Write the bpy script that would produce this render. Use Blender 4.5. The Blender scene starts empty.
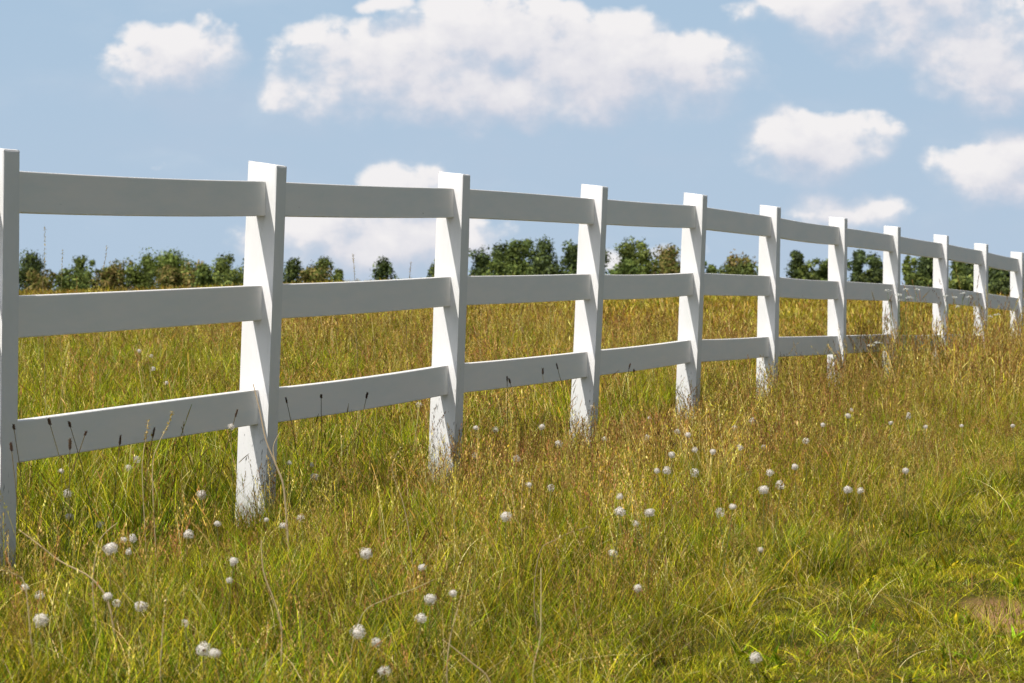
import bpy, bmesh, math, random
import numpy as np
from mathutils import Vector, Matrix

sc = bpy.context.scene
COL = sc.collection
F = 3500.0            # focal length in pixels of the 1024 wide frame
HOR = 264.0           # row of the true horizon
EYE = 1.0
TH = math.radians(15.3)
rnd = random.Random(7)
RN = np.random.default_rng(11)

# ------------------------------------------------------------------ terrain
GY = np.array([0, 8, 12, 16.5, 20, 24, 28, 32, 37.5, 50, 70, 100, 120, 150, 200, 300, 1000, 5000, 9000.])
GL = np.array([-.10, -.10, -.10, -.07, -.05, -.02, .02, .03, .04, -.04, -.17, -.32, -.70, -1.5, -2.8, -4.6, -20, -90, -160.])
GM = np.array([-.10, -.10, -.10, -.068, -.07, -.04, -.02, .0, .02, .04, .07, .10, -.15, -1.0, -2.6, -4.5, -20, -90, -160.])
GR = np.array([-.10, -.10, -.09, -.07, -.08, -.11, -.17, -.24, -.38, -.40, -.42, -.40, -.75, -1.5, -2.9, -4.7, -20, -90, -160.])

def ground(x, y):
    x = np.asarray(x, float); y = np.asarray(y, float)
    yy = np.clip(y, 0, 9000)
    t = np.clip(x / np.maximum(yy, 8.0), -.15, .15) / .15
    l = np.interp(yy, GY, GL); m = np.interp(yy, GY, GM); r = np.interp(yy, GY, GR)
    s = np.abs(t); s = s * s * (3 - 2 * s) * .5 + s * .5
    g = np.where(t < 0, m + (l - m) * s, m + (r - m) * s)
    bump = .018 * np.sin(x * 1.7 + y * .6) * np.sin(y * 1.1 - x * .5) + .01 * np.sin(x * 4.1 + 1) * np.sin(y * 3.3)
    return g + bump * np.where(y < 200, 1, 0)

def gz(x, y):
    return float(ground(x, y))

def fence_offset(x, y):
    return (x + 1.0) * math.cos(TH) - (y - 14.24) * math.sin(TH)

def vnoise(x, y, scale, seed):
    """smooth value noise 0..1 over the ground plane"""
    x = np.asarray(x, float) / scale + seed * 17.3; y = np.asarray(y, float) / scale + seed * 9.1
    xi = np.floor(x); yi = np.floor(y); fx = x - xi; fy = y - yi
    fx = fx * fx * (3 - 2 * fx); fy = fy * fy * (3 - 2 * fy)
    def h(a, b):
        v = np.sin(a * 127.1 + b * 311.7 + seed * 74.7) * 43758.5453
        return v - np.floor(v)
    return (h(xi, yi) * (1 - fx) + h(xi + 1, yi) * fx) * (1 - fy) + (h(xi, yi + 1) * (1 - fx) + h(xi + 1, yi + 1) * fx) * fy

# ------------------------------------------------------------------ helpers
def tag(o, label=None, cat=None, group=None, kind=None):
    if label: o['label'] = label
    if cat: o['category'] = cat
    if group: o['group'] = group
    if kind: o['kind'] = kind
    return o

def empty(name, loc):
    o = bpy.data.objects.new(name, None); COL.objects.link(o); o.location = loc
    o.empty_display_size = .1
    return o

def mesh_obj(name, verts, faces, mat, parent=None, cols=None, smooth=False, link=True):
    me = bpy.data.meshes.new(name)
    me.from_pydata([tuple(v) for v in verts], [], [tuple(f) for f in faces])
    if cols is not None:
        a = me.color_attributes.new('Col', 'FLOAT_COLOR', 'POINT')
        c = np.ones((len(verts), 4), np.float32); c[:, :3] = np.array(cols)[:, :3]
        a.data.foreach_set('color', c.ravel())
    if mat: me.materials.append(mat)
    if smooth:
        for p in me.polygons: p.use_smooth = True
    me.update()
    o = bpy.data.objects.new(name, me)
    if link: COL.objects.link(o)
    if parent: o.parent = parent
    return o

def bm_obj(name, bm, mat, parent=None):
    me = bpy.data.meshes.new(name); bm.to_mesh(me); bm.free()
    me.materials.append(mat)
    o = bpy.data.objects.new(name, me); COL.objects.link(o)
    if parent: o.parent = parent
    return o

class G:
    """a growing mesh: verts, faces, vertex colours"""
    def __init__(s): s.v = []; s.f = []; s.c = []
    def ribbon(s, pts, ws, side, c0, c1):
        b = len(s.v); n = len(pts)
        for i, (p, w) in enumerate(zip(pts, ws)):
            t = i / max(1, n - 1); c = [c0[k] * (1 - t) + c1[k] * t for k in range(3)]
            s.v.append(p - side * w); s.v.append(p + side * w); s.c += [c, c]
        for i in range(n - 1):
            a = b + 2 * i; s.f.append((a, a + 1, a + 3, a + 2))
    def quad(s, p, a, b2, c):
        b = len(s.v); s.v += [p - a, p + b2, p + a, p - b2]; s.c += [c] * 4; s.f.append((b, b + 1, b + 2, b + 3))
    def tube(s, pts, rs, c0, c1=None, n=5):
        c1 = c1 or c0; b = len(s.v); L = len(pts)
        for i in range(L):
            d = (pts[min(i + 1, L - 1)] - pts[max(i - 1, 0)]).normalized()
            u = d.cross(Vector((.31, .95, .1))).normalized(); w = d.cross(u)
            t = i / max(1, L - 1); c = [c0[k] * (1 - t) + c1[k] * t for k in range(3)]
            for k in range(n):
                a = 2 * math.pi * k / n
                s.v.append(pts[i] + (u * math.cos(a) + w * math.sin(a)) * rs[i]); s.c.append(c)
        for i in range(L - 1):
            for k in range(n):
                s.f.append((b + i * n + k, b + i * n + (k + 1) % n, b + (i + 1) * n + (k + 1) % n, b + (i + 1) * n + k))
    def obj(s, name, mat, parent=None, link=True):
        return mesh_obj(name, s.v, s.f, mat, parent, s.c, link=link)

# ------------------------------------------------------------------ materials
def new_mat(name):
    m = bpy.data.materials.new(name); m.use_nodes = True
    nt = m.node_tree; nt.nodes.clear()
    return m, nt, nt.nodes.new, nt.links.new

def plant_mat(name, trans=.3, rough=.75, var=.35, gain=1.0, hue=.03, patch=1.0):
    m, nt, N, L = new_mat(name)
    at = N('ShaderNodeAttribute'); at.attribute_name = 'Col'
    oi = N('ShaderNodeObjectInfo')
    hsv = N('ShaderNodeHueSaturation')
    mr = N('ShaderNodeMapRange'); mr.inputs['To Min'].default_value = gain * (1 - var); mr.inputs['To Max'].default_value = gain * (1 + var)
    L(oi.outputs['Random'], mr.inputs['Value'])
    geo = N('ShaderNodeNewGeometry')
    nz = N('ShaderNodeTexNoise'); nz.inputs['Scale'].default_value = .55 * patch; nz.inputs['Detail'].default_value = 4
    L(geo.outputs['Position'], nz.inputs['Vector'])
    m2 = N('ShaderNodeMapRange'); m2.inputs['From Min'].default_value = .3; m2.inputs['From Max'].default_value = .7
    m2.inputs['To Min'].default_value = .72; m2.inputs['To Max'].default_value = 1.25
    L(nz.outputs['Fac'], m2.inputs['Value'])
    mu = N('ShaderNodeMath'); mu.operation = 'MULTIPLY'; L(mr.outputs[0], mu.inputs[0]); L(m2.outputs[0], mu.inputs[1])
    L(mu.outputs[0], hsv.inputs['Value'])
    fr = N('ShaderNodeMath'); fr.operation = 'MULTIPLY'; fr.inputs[1].default_value = 7.13; L(oi.outputs['Random'], fr.inputs[0])
    fr2 = N('ShaderNodeMath'); fr2.operation = 'FRACT'; L(fr.outputs[0], fr2.inputs[0])
    mh = N('ShaderNodeMapRange'); mh.inputs['To Min'].default_value = .5 - hue; mh.inputs['To Max'].default_value = .5 + hue
    L(fr2.outputs[0], mh.inputs['Value']); L(mh.outputs[0], hsv.inputs['Hue'])
    L(at.outputs['Color'], hsv.inputs['Color'])
    d = N('ShaderNodeBsdfDiffuse'); L(hsv.outputs[0], d.inputs['Color'])
    t = N('ShaderNodeBsdfTranslucent'); L(hsv.outputs[0], t.inputs['Color'])
    mx = N('ShaderNodeMixShader'); mx.inputs[0].default_value = trans; L(d.outputs[0], mx.inputs[1]); L(t.outputs[0], mx.inputs[2])
    gl = N('ShaderNodeBsdfGlossy'); gl.inputs['Roughness'].default_value = .45; gl.inputs['Color'].default_value = (1, 1, 1, 1)
    mg = N('ShaderNodeMixShader'); mg.inputs[0].default_value = .004 if rough < .9 else 0.0
    L(mx.outputs[0], mg.inputs[1]); L(gl.outputs[0], mg.inputs[2])
    o = N('ShaderNodeOutputMaterial'); L(mg.outputs[0], o.inputs[0])
    return m

M_GRASS = plant_mat('meadow_blades', trans=.22, gain=1.04, var=.5)
M_LEAF = plant_mat('tree_leaves', trans=.25, var=.15, gain=1.0, hue=.01, patch=2.5)
M_BARK = plant_mat('bark', trans=0, rough=1, var=.1, hue=0)
M_FLUFF = plant_mat('seed_fluff', trans=.5, rough=1, var=.03, gain=1.07, hue=.004, patch=0.01)
M_STALK = plant_mat('dry_stalk', trans=.15, var=.12, hue=.01)

def paint_mat(name, base, flecks):
    m, nt, N, L = new_mat(name)
    tc = N('ShaderNodeTexCoord')
    b = N('ShaderNodeBsdfPrincipled'); b.inputs['Roughness'].default_value = .5
    b.inputs['Specular IOR Level'].default_value = .3
    nz = N('ShaderNodeTexNoise'); nz.inputs['Scale'].default_value = 3.5; nz.inputs['Detail'].default_value = 8; nz.inputs['Roughness'].default_value = .65
    mp = N('ShaderNodeMapping'); mp.inputs['Scale'].default_value = (2.5, 1, .7) if flecks else (1, .5, 3)
    oi = N('ShaderNodeObjectInfo')
    av = N('ShaderNodeVectorMath'); av.operation = 'ADD'
    cx = N('ShaderNodeCombineXYZ'); mm = N('ShaderNodeMath'); mm.operation = 'MULTIPLY'; mm.inputs[1].default_value = 37.0
    L(oi.outputs['Random'], mm.inputs[0]); L(mm.outputs[0], cx.inputs[0]); L(mm.outputs[0], cx.inputs[1])
    L(tc.outputs['Object'], av.inputs[0]); L(cx.outputs[0], av.inputs[1])
    L(av.outputs[0], mp.inputs[0]); L(mp.outputs[0], nz.inputs['Vector'])
    cr = N('ShaderNodeValToRGB')
    cr.color_ramp.elements[0].position = .3; cr.color_ramp.elements[0].color = (base * .90, base * .89, base * .85, 1)
    cr.color_ramp.elements[1].position = .6; cr.color_ramp.elements[1].color = (base, base * (.965 if flecks else .94), base * (.945 if flecks else .88), 1)
    L(nz.outputs['Fac'], cr.inputs[0])
    last = cr.outputs[0]
    # fine vertical streaks / specks of dirt
    sp = N('ShaderNodeTexNoise'); sp.inputs['Scale'].default_value = 1.0; sp.inputs['Detail'].default_value = 5; sp.inputs['Roughness'].default_value = .6
    m3 = N('ShaderNodeMapping'); m3.inputs['Scale'].default_value = (95, 95, 22) if flecks else (45, 9, 45)
    L(av.outputs[0], m3.inputs[0]); L(m3.outputs[0], sp.inputs['Vector'])
    sx = N('ShaderNodeSeparateXYZ'); L(tc.outputs['Object'], sx.inputs[0])
    mr = N('ShaderNodeMapRange')
    if flecks:
        mr.inputs['From Min'].default_value = .15; mr.inputs['From Max'].default_value = .75
        mr.inputs['To Min'].default_value = .56; mr.inputs['To Max'].default_value = .74
        L(sx.outputs['Z'], mr.inputs['Value'])
    else:
        mr.inputs['From Min'].default_value = -.08; mr.inputs['From Max'].default_value = .08
        mr.inputs['To Min'].default_value = .69; mr.inputs['To Max'].default_value = .78
        L(sx.outputs['Z'], mr.inputs['Value'])
    gt = N('ShaderNodeMath'); gt.operation = 'SUBTRACT'; L(sp.outputs['Fac'], gt.inputs[0]); L(mr.outputs[0], gt.inputs[1])
    ml = N('ShaderNodeMath'); ml.operation = 'MULTIPLY'; ml.inputs[1].default_value = 14; ml.use_clamp = True; L(gt.outputs[0], ml.inputs[0])
    mf = N('ShaderNodeMath'); mf.operation = 'MULTIPLY'; mf.inputs[1].default_value = .85; L(ml.outputs[0], mf.inputs[0])
    mx = N('ShaderNodeMixRGB'); mx.inputs[2].default_value = (.045, .04, .035, 1)
    L(mf.outputs[0], mx.inputs[0]); L(last, mx.inputs[1]); last = mx.outputs[0]
    if flecks:
        # damp grime rising from the ground
        g = N('ShaderNodeMapRange'); g.inputs['From Min'].default_value = .1; g.inputs['From Max'].default_value = .5
        g.inputs['To Min'].default_value = .45; g.inputs['To Max'].default_value = 0
        L(sx.outputs['Z'], g.inputs['Value'])
        gm = N('ShaderNodeMath'); gm.operation = 'MULTIPLY'; L(g.outputs[0], gm.inputs[0]); L(nz.outputs['Fac'], gm.inputs[1])
        m4 = N('ShaderNodeMixRGB'); m4.inputs[2].default_value = (.25, .25, .17, 1)
        L(gm.outputs[0], m4.inputs[0]); L(last, m4.inputs[1]); last = m4.outputs[0]
    L(last, b.inputs['Base Color'])
    bp = N('ShaderNodeBump'); bp.inputs['Strength'].default_value = .12; bp.inputs['Distance'].default_value = .004
    L(sp.outputs['Fac'], bp.inputs['Height']); L(bp.outputs[0], b.inputs['Normal'])
    o = N('ShaderNodeOutputMaterial'); L(b.outputs[0], o.inputs[0])
    return m

M_POST = paint_mat('white_post_paint', .80, True)
M_RAIL = paint_mat('white_rail_paint', .88, False)

DIRT = (1.56, 10.85)
def ground_mat():
    m, nt, N, L = new_mat('meadow_soil')
    geo = N('ShaderNodeNewGeometry')
    n1 = N('ShaderNodeTexNoise'); n1.inputs['Scale'].default_value = .9; n1.inputs['Detail'].default_value = 8; n1.inputs['Roughness'].default_value = .65
    n2 = N('ShaderNodeTexNoise'); n2.inputs['Scale'].default_value = 38; n2.inputs['Detail'].default_value = 6; n2.inputs['Roughness'].default_value = .7
    L(geo.outputs['Position'], n1.inputs['Vector']); L(geo.outputs['Position'], n2.inputs['Vector'])
    c1 = N('ShaderNodeValToRGB'); e = c1.color_ramp.elements
    e[0].position = .35; e[0].color = (.045, .052, .014, 1); e[1].position = .7; e[1].color = (.15, .11, .035, 1)
    x = c1.color_ramp.elements.new(.52); x.color = (.085, .085, .02, 1)
    L(n1.outputs['Fac'], c1.inputs[0])
    c2 = N('ShaderNodeValToRGB'); c2.color_ramp.elements[0].position = .3; c2.color_ramp.elements[0].color = (.45, .45, .4, 1)
    c2.color_ramp.elements[1].position = .7; c2.color_ramp.elements[1].color = (1.5, 1.4, 1.2, 1)
    L(n2.outputs['Fac'], c2.inputs[0])
    mu = N('ShaderNodeMixRGB'); mu.blend_type = 'MULTIPLY'; mu.inputs[0].default_value = 1
    L(c1.outputs[0], mu.inputs[1]); L(c2.outputs[0], mu.inputs[2])
    # bare patch of reddish earth beside the mown strip
    vd = N('ShaderNodeVectorMath'); vd.operation = 'SUBTRACT'; vd.inputs[1].default_value = (DIRT[0], DIRT[1], 0)
    L(geo.outputs['Position'], vd.inputs[0])
    vs = N('ShaderNodeVectorMath'); vs.operation = 'MULTIPLY'; vs.inputs[1].default_value = (1 / .14, 1 / .5, 0); L(vd.outputs[0], vs.inputs[0])
    vl = N('ShaderNodeVectorMath'); vl.operation = 'LENGTH'; L(vs.outputs[0], vl.inputs[0])
    ad = N('ShaderNodeMath'); ad.operation = 'ADD'; L(vl.outputs['Value'], ad.inputs[0]); L(n2.outputs['Fac'], ad.inputs[1])
    mr = N('ShaderNodeMapRange'); mr.inputs['From Min'].default_value = 1.75; mr.inputs['From Max'].default_value = 1.2
    L(ad.outputs[0], mr.inputs['Value'])
    mx = N('ShaderNodeMixRGB'); L(mr.outputs[0], mx.inputs[0]); L(mu.outputs[0], mx.inputs[1])
    c3 = N('ShaderNodeMixRGB'); c3.blend_type = 'MULTIPLY'; c3.inputs[0].default_value = 1.0; c3.inputs[1].default_value = (.40, .235, .14, 1); L(c2.outputs[0], c3.inputs[2])
    L(c3.outputs[0], mx.inputs[2])
    b = N('ShaderNodeBsdfDiffuse'); L(mx.outputs[0], b.inputs['Color'])
    bp = N('ShaderNodeBump'); bp.inputs['Strength'].default_value = .8; bp.inputs['Distance'].default_value = .03
    L(n2.outputs['Fac'], bp.inputs['Height']); L(bp.outputs[0], b.inputs['Normal'])
    o = N('ShaderNodeOutputMaterial'); L(b.outputs[0], o.inputs[0])
    return m

# ------------------------------------------------------------------ ground sheet
ys = np.concatenate([[-400, -150, -60, -25, -10, -3], np.arange(0, 42, .4), np.arange(42, 130, 1.5), np.arange(130, 240, 5), [260, 300, 380, 500, 700, 1000, 1600, 2600, 4200, 6500, 9000]])
xs1 = np.concatenate([np.arange(0, 8, .4), np.arange(8, 30, 1.2), np.arange(30, 70, 4), [80, 110, 160, 240, 360, 560, 900, 1500, 2600, 4500, 8000]])
xs = np.concatenate([-xs1[:0:-1], xs1])
X, Y = np.meshgrid(xs, ys); Z = ground(X, Y)
vs = np.stack([X.ravel(), Y.ravel(), Z.ravel()], 1)
nx = len(xs); fs = []
for j in range(len(ys) - 1):
    for i in range(nx - 1):
        a = j * nx + i; fs.append((a, a + 1, a + nx + 1, a + nx))
gr = mesh_obj('ground', vs.tolist(), fs, ground_mat(), smooth=True)
tag(gr, 'gently rolling meadow soil under the grass with a bare reddish patch', 'ground', kind='structure')

# ------------------------------------------------------------------ the fence
POST_PX = [-230, -5, 267, 454, 594, 695, 770, 838, 892, 941, 981, 1017, 1048]
RT_PX = [None, 170.4, 181.5, 188.5, 198.5, 205.5, 216.5, 227, 235, 243, 251, 259, 267]
LEAN = [1.0, .8, 2.1, 1.9, 2.6, 2.1, 1.0, .6, .5, .4, .3, .2, .3]
fence = empty('white_fence', (-1.0, 14.24, gz(-1.0, 14.24)))
tag(fence, 'long white three rail paddock fence running away through the meadow', 'fence')
H_TOP = 1.43          # top of the top rail above the ground
PW = .127
posts = []
for i in range(13):
    y = 11.65 + (i - 1) * 2.595
    px = POST_PX[i]
    x = (px - 512) * y / F
    if i == 0: x = -1.71 - .71
    rt = (EYE + (HOR - RT_PX[i]) * y / F) if RT_PX[i] else 1.30
    ln = math.radians(LEAN[i])
    zb = rt - H_TOP
    base = Vector((x - math.tan(ln) * H_TOP, y, zb))
    posts.append((base, ln, rt))

def post_mesh(seed):
    r = random.Random(seed)
    bm = bmesh.new(); h = PW / 2; H = 1.43 + .077
    sl = math.tan(math.radians(8 + r.uniform(-2, 2)))
    lev = [(-.25, 1.0), (0.0, 1.0), (.7, 1.0), (1.2, 1.0), (H, 1.0)]
    rings = []
    for z, s in lev:
        ring = []
        for sx, sy in ((-1, -1), (1, -1), (1, 1), (-1, 1)):
            zz = z
            if z == H: zz = z - sx * h * sl
            ring.append(bm.verts.new((sx * h * s + r.uniform(-.0012, .0012), sy * h * s + r.uniform(-.0012, .0012), zz)))
        rings.append(ring)
    for a, b in zip(rings, rings[1:]):
        for k in range(4): bm.faces.new((a[k], a[(k + 1) % 4], b[(k + 1) % 4], b[k]))
    bm.faces.new(rings[-1]); bm.faces.new(rings[0][::-1])
    es = [e for e in bm.edges if (abs(e.verts[0].co.z - e.verts[1].co.z) > .15 or min(e.verts[0].co.z, e.verts[1].co.z) > 1.4)]
    bmesh.ops.bevel(bm, geom=es, offset=.007, segments=2, profile=.5, affect='EDGES')
    tops = [e for e in bm.edges if min(e.verts[0].co.z, e.verts[1].co.z) > 1.475 and len(e.link_faces) == 2 and e.calc_face_angle(0) > .25]
    if tops: bmesh.ops.bevel(bm, geom=tops, offset=.006, segments=3, profile=.5, affect='EDGES')
    for v in bm.verts:      # the far upper corner is worn round
        if v.co.z > 1.5 and v.co.x < -h * .6: v.co.z -= .006
    return bm

RZ = Matrix.Rotation(-TH, 4, 'Z')
for i, (b, ln, rt) in enumerate(posts):
    o = bm_obj('post', post_mesh(i), M_POST, fence)
    yaw = Matrix.Rotation(math.radians(rnd.uniform(-1.5, 1.5)), 4, 'Z')
    m = Matrix.Translation(b) @ Matrix.Rotation(ln, 4, 'Y') @ RZ @ yaw
    o.matrix_local = Matrix.Translation(-fence.location) @ m

def axis_at(i, drop):
    b, ln, rt = posts[i]
    z = rt - drop
    return Vector((b.x + math.tan(ln) * (z - b.z), b.y, z))

for i in range(12):
    for lvl, drop in enumerate((.071, .491, .917)):
        A = axis_at(i, drop + rnd.uniform(-.003, .003)); B = axis_at(i + 1, drop + rnd.uniform(-.003, .003))
        d = (B - A); Ln = d.length; d.normalize()
        bm = bmesh.new()
        bmesh.ops.create_cube(bm, size=1)
        seg = 10
        for v in bm.verts: v.co = Vector((v.co.x * .040, v.co.y * (Ln - .012), v.co.z * .142))
        long_e = [e for e in bm.edges if abs(e.verts[0].co.y - e.verts[1].co.y) > 1]
        bmesh.ops.bevel(bm, geom=long_e, offset=.004, segments=2, profile=.5, affect='EDGES')
        long_e = [e for e in bm.edges if abs(e.verts[0].co.y - e.verts[1].co.y) > 1]
        bmesh.ops.subdivide_edges(bm, edges=long_e, cuts=seg)
        sag = rnd.uniform(-.004, .009); bow = rnd.uniform(-.006, .006)
        for v in bm.verts:
            t = v.co.y / Ln; w = 1 - 4 * t * t
            v.co.z -= sag * w; v.co.x += bow * w
        o = bm_obj('rail', bm, M_RAIL, fence)
        side = d.cross(Vector((0, 0, 1))).normalized(); up = side.cross(d)
        mt = Matrix((side, d, up)).transposed().to_4x4()
        o.matrix_local = Matrix.Translation((A + B) / 2 - fence.location) @ mt

# ------------------------------------------------------------------ grass clumps
def c_mul(c, f): return tuple(v * f for v in c)
GREEN = [(.125, .19, .006), (.19, .255, .007), (.07, .12, .008), (.25, .29, .009), (.14, .19, .02)]
YGREEN = [(.43, .37, .012), (.32, .33, .010), (.52, .42, .03), (.24, .27, .008)]
STRAW = [(.54, .40, .10), (.66, .52, .18), (.48, .33, .06), (.72, .60, .28)]
RUST = [(.36, .20, .05), (.27, .14, .045), (.44, .28, .09), (.20, .11, .035)]
GOLD = [(.52, .38, .035), (.46, .35, .028), (.66, .52, .13), (.36, .22, .03)]

def blade(g, r, base, h, w, cols, curl=.5, segs=4, tipc=None, az=None, root=.08):
    az = r.uniform(0, 2 * math.pi) if az is None else az
    dr = Vector((math.cos(az), math.sin(az), 0))
    tw = r.uniform(0, math.pi)
    side = Vector((math.cos(tw), math.sin(tw), 0))
    lean = r.uniform(.05, .35); cu = r.uniform(.1, curl)
    c = r.choice(cols); c = c_mul(c, .55 + 1.15 * r.random() ** 1.6); w *= .88
    pts = []; ws = []
    for i in range(segs + 1):
        t = i / segs
        out = lean * t + cu * t * t
        up = t - .35 * cu * t * t * t
        pts.append(base + dr * (h * out) + Vector((0, 0, h * up)))
        ws.append(w * (1 - t ** 1.6) + .0002)
    t2 = tipc or c
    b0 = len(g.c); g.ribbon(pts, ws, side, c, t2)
    for i in range(segs + 1):        # shade deep in the grass painted in: blade darkens towards its foot
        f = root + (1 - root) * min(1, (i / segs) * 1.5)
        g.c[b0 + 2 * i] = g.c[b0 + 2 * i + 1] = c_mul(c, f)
    return pts

def seed_stem(g, r, base, h, stemc, headc, hl=.09, hw=.012, n=14, w=.0009, spread=1.0, bend=.25, ss=1.0):
    az = r.uniform(0, 2 * math.pi); dr = Vector((math.cos(az), math.sin(az), 0))
    lean = r.uniform(.02, .22); cu = r.uniform(0, bend)
    side = Vector((math.cos(az + 1.3), math.sin(az + 1.3), 0))
    def P(t): return base + dr * h * (lean * t + cu * t ** 3) + Vector((0, 0, h * (t - .3 * cu * t ** 3)))
    pts = [P(i / 5) for i in range(6)]
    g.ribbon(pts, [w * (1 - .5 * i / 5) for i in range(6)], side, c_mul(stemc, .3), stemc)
    t0 = 1 - hl / h
    for k in range(n):
        t = t0 + (1 - t0) * (k + r.random()) / n
        q = (t - t0) / (1 - t0)
        wid = hw * spread * math.sin(math.pi * min(1, .15 + q * .85)) ** .8
        a = r.uniform(0, 2 * math.pi)
        off = Vector((math.cos(a), math.sin(a), 0)) * wid * r.uniform(.2, 1) + Vector((0, 0, r.uniform(0, .5) * wid))
        ln = r.uniform(.004, .009) * ss; ww = r.uniform(.0012, .0024) * ss
        u = Vector((off.x * .6, off.y * .6, .012)).normalized() * ln
        s2 = Vector((math.cos(a + 1.57), math.sin(a + 1.57), 0)) * ww
        g.quad(P(t) + off, u, s2, c_mul(r.choice(headc), r.uniform(.75, 1.3)))

def plume(g, r, base, h, stemc, headc, w=.0011, hl=.1, hw=.005):
    az = r.uniform(0, 6.283); dr = Vector((math.cos(az), math.sin(az), 0))
    lean = r.uniform(.02, .25); cu = r.uniform(.05, .35)
    side = Vector((math.cos(az + 1.3), math.sin(az + 1.3), 0))
    def P(t): return base + dr * h * (lean * t + cu * t ** 3) + Vector((0, 0, h * (t - .35 * cu * t ** 3)))
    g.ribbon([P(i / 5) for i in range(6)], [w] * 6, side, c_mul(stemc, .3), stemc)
    t0 = 1 - hl / h; c = c_mul(r.choice(headc), r.uniform(.75, 1.25)); c2 = c_mul(c, .7)
    for sd in (side, Vector((-side.y, side.x, 0))):
        ts = [t0 + (1 - t0) * q for q in (0, .2, .45, .7, .88, 1)]
        ws = [hw * q * r.uniform(.6, 1.3) for q in (.2, .8, 1, .75, .4, .05)]
        g.ribbon([P(t) for t in ts], ws, sd, c2, c)

clumps = bpy.data.collections.new('grass_clumps')
KIND = {}
def clump(key, fn, n):
    for k in range(n):
        r = random.Random(hash_key(key) + k * 101)
        g = G(); fn(g, r)
        o = g.obj('clump_%03d' % len(clumps.objects), M_GRASS, link=False)
        KIND.setdefault(key, []).append(len(clumps.objects))
        clumps.objects.link(o)
def hash_key(s): return sum(ord(c) * (i + 3) for i, c in enumerate(s))
def disc(r, R):
    a = r.uniform(0, 6.283); q = R * math.sqrt(r.random()); return Vector((q * math.cos(a), q * math.sin(a), 0))

def f_green(g, r):
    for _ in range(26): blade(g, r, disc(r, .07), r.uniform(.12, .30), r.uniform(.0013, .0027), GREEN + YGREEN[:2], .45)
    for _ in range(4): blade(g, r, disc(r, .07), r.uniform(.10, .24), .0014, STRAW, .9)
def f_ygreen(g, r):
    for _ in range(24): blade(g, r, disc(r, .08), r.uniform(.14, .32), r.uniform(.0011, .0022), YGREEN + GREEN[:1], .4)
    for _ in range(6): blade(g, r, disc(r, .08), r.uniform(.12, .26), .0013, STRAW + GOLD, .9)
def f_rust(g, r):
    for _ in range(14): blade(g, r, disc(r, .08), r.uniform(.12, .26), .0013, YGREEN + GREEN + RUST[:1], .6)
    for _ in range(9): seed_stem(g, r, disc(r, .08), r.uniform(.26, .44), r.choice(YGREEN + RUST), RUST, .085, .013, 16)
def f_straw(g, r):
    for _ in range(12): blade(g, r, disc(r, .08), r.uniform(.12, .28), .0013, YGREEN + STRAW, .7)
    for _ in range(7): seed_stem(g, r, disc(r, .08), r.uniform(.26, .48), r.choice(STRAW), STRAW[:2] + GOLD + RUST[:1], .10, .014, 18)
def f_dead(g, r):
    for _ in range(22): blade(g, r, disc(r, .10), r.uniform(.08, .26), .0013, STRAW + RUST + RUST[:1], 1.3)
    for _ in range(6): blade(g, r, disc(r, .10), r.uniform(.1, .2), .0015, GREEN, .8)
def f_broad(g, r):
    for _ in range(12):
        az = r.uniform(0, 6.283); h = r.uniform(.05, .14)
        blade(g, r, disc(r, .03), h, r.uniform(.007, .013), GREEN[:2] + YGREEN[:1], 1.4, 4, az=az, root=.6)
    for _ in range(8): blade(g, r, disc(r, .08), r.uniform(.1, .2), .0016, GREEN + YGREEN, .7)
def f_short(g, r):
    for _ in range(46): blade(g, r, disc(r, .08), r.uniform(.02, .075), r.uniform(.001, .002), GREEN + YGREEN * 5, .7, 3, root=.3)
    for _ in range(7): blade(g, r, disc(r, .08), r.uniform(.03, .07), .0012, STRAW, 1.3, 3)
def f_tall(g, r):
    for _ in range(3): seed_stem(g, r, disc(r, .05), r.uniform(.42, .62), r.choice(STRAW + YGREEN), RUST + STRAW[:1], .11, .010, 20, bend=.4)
    for _ in range(3): blade(g, r, disc(r, .05), r.uniform(.2, .42), .0015, YGREEN + STRAW, .8)
def far(cols, heads, nb, ns, lo=.16, hi=.36):
    def fn(g, r):
        for _ in range(nb): blade(g, r, disc(r, .28), r.uniform(lo, hi), r.uniform(.002, .0038), cols, .6, 3)
        for _ in range(ns): plume(g, r, disc(r, .28), r.uniform(hi * .9, hi * 1.5), r.choice(cols), heads, .0016, .10, .0052)
    return fn
def f_fallen(g, r):
    for _ in range(4):
        h = r.uniform(.18, .36)
        p = blade(g, r, disc(r, .12), h, .0009, STRAW, 1.5, 6, root=.4)
    for _ in range(14): blade(g, r, disc(r, .08), r.uniform(.1, .24), .0015, YGREEN + GREEN, .8)
clump('fallen', f_fallen, 6)
def f_plume(g, r):
    for _ in range(14): blade(g, r, disc(r, .09), r.uniform(.12, .28), .0014, YGREEN + GREEN[:2], .5)
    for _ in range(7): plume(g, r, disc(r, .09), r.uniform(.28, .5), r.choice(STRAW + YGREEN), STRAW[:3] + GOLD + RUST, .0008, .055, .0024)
clump('plume', f_plume, 6)
clump('green', f_green, 5); clump('ygreen', f_ygreen, 5); clump('rust', f_rust, 5); clump('straw', f_straw, 5)
clump('dead', f_dead, 4); clump('broad', f_broad, 4); clump('short', f_short, 6); clump('tall', f_tall, 5)
clump('fargreen', far(GREEN[:4] + YGREEN, YGREEN + STRAW, 80, 8), 4)
clump('fargold', far(YGREEN + GREEN[:2] + GOLD[:2] + RUST[:1], GOLD + STRAW[:1] + RUST[:1], 70, 26), 5)
clump('farrust', far(GOLD + RUST[:3] + YGREEN[:2] + GREEN[:1], RUST + GOLD, 60, 32), 4)

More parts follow.
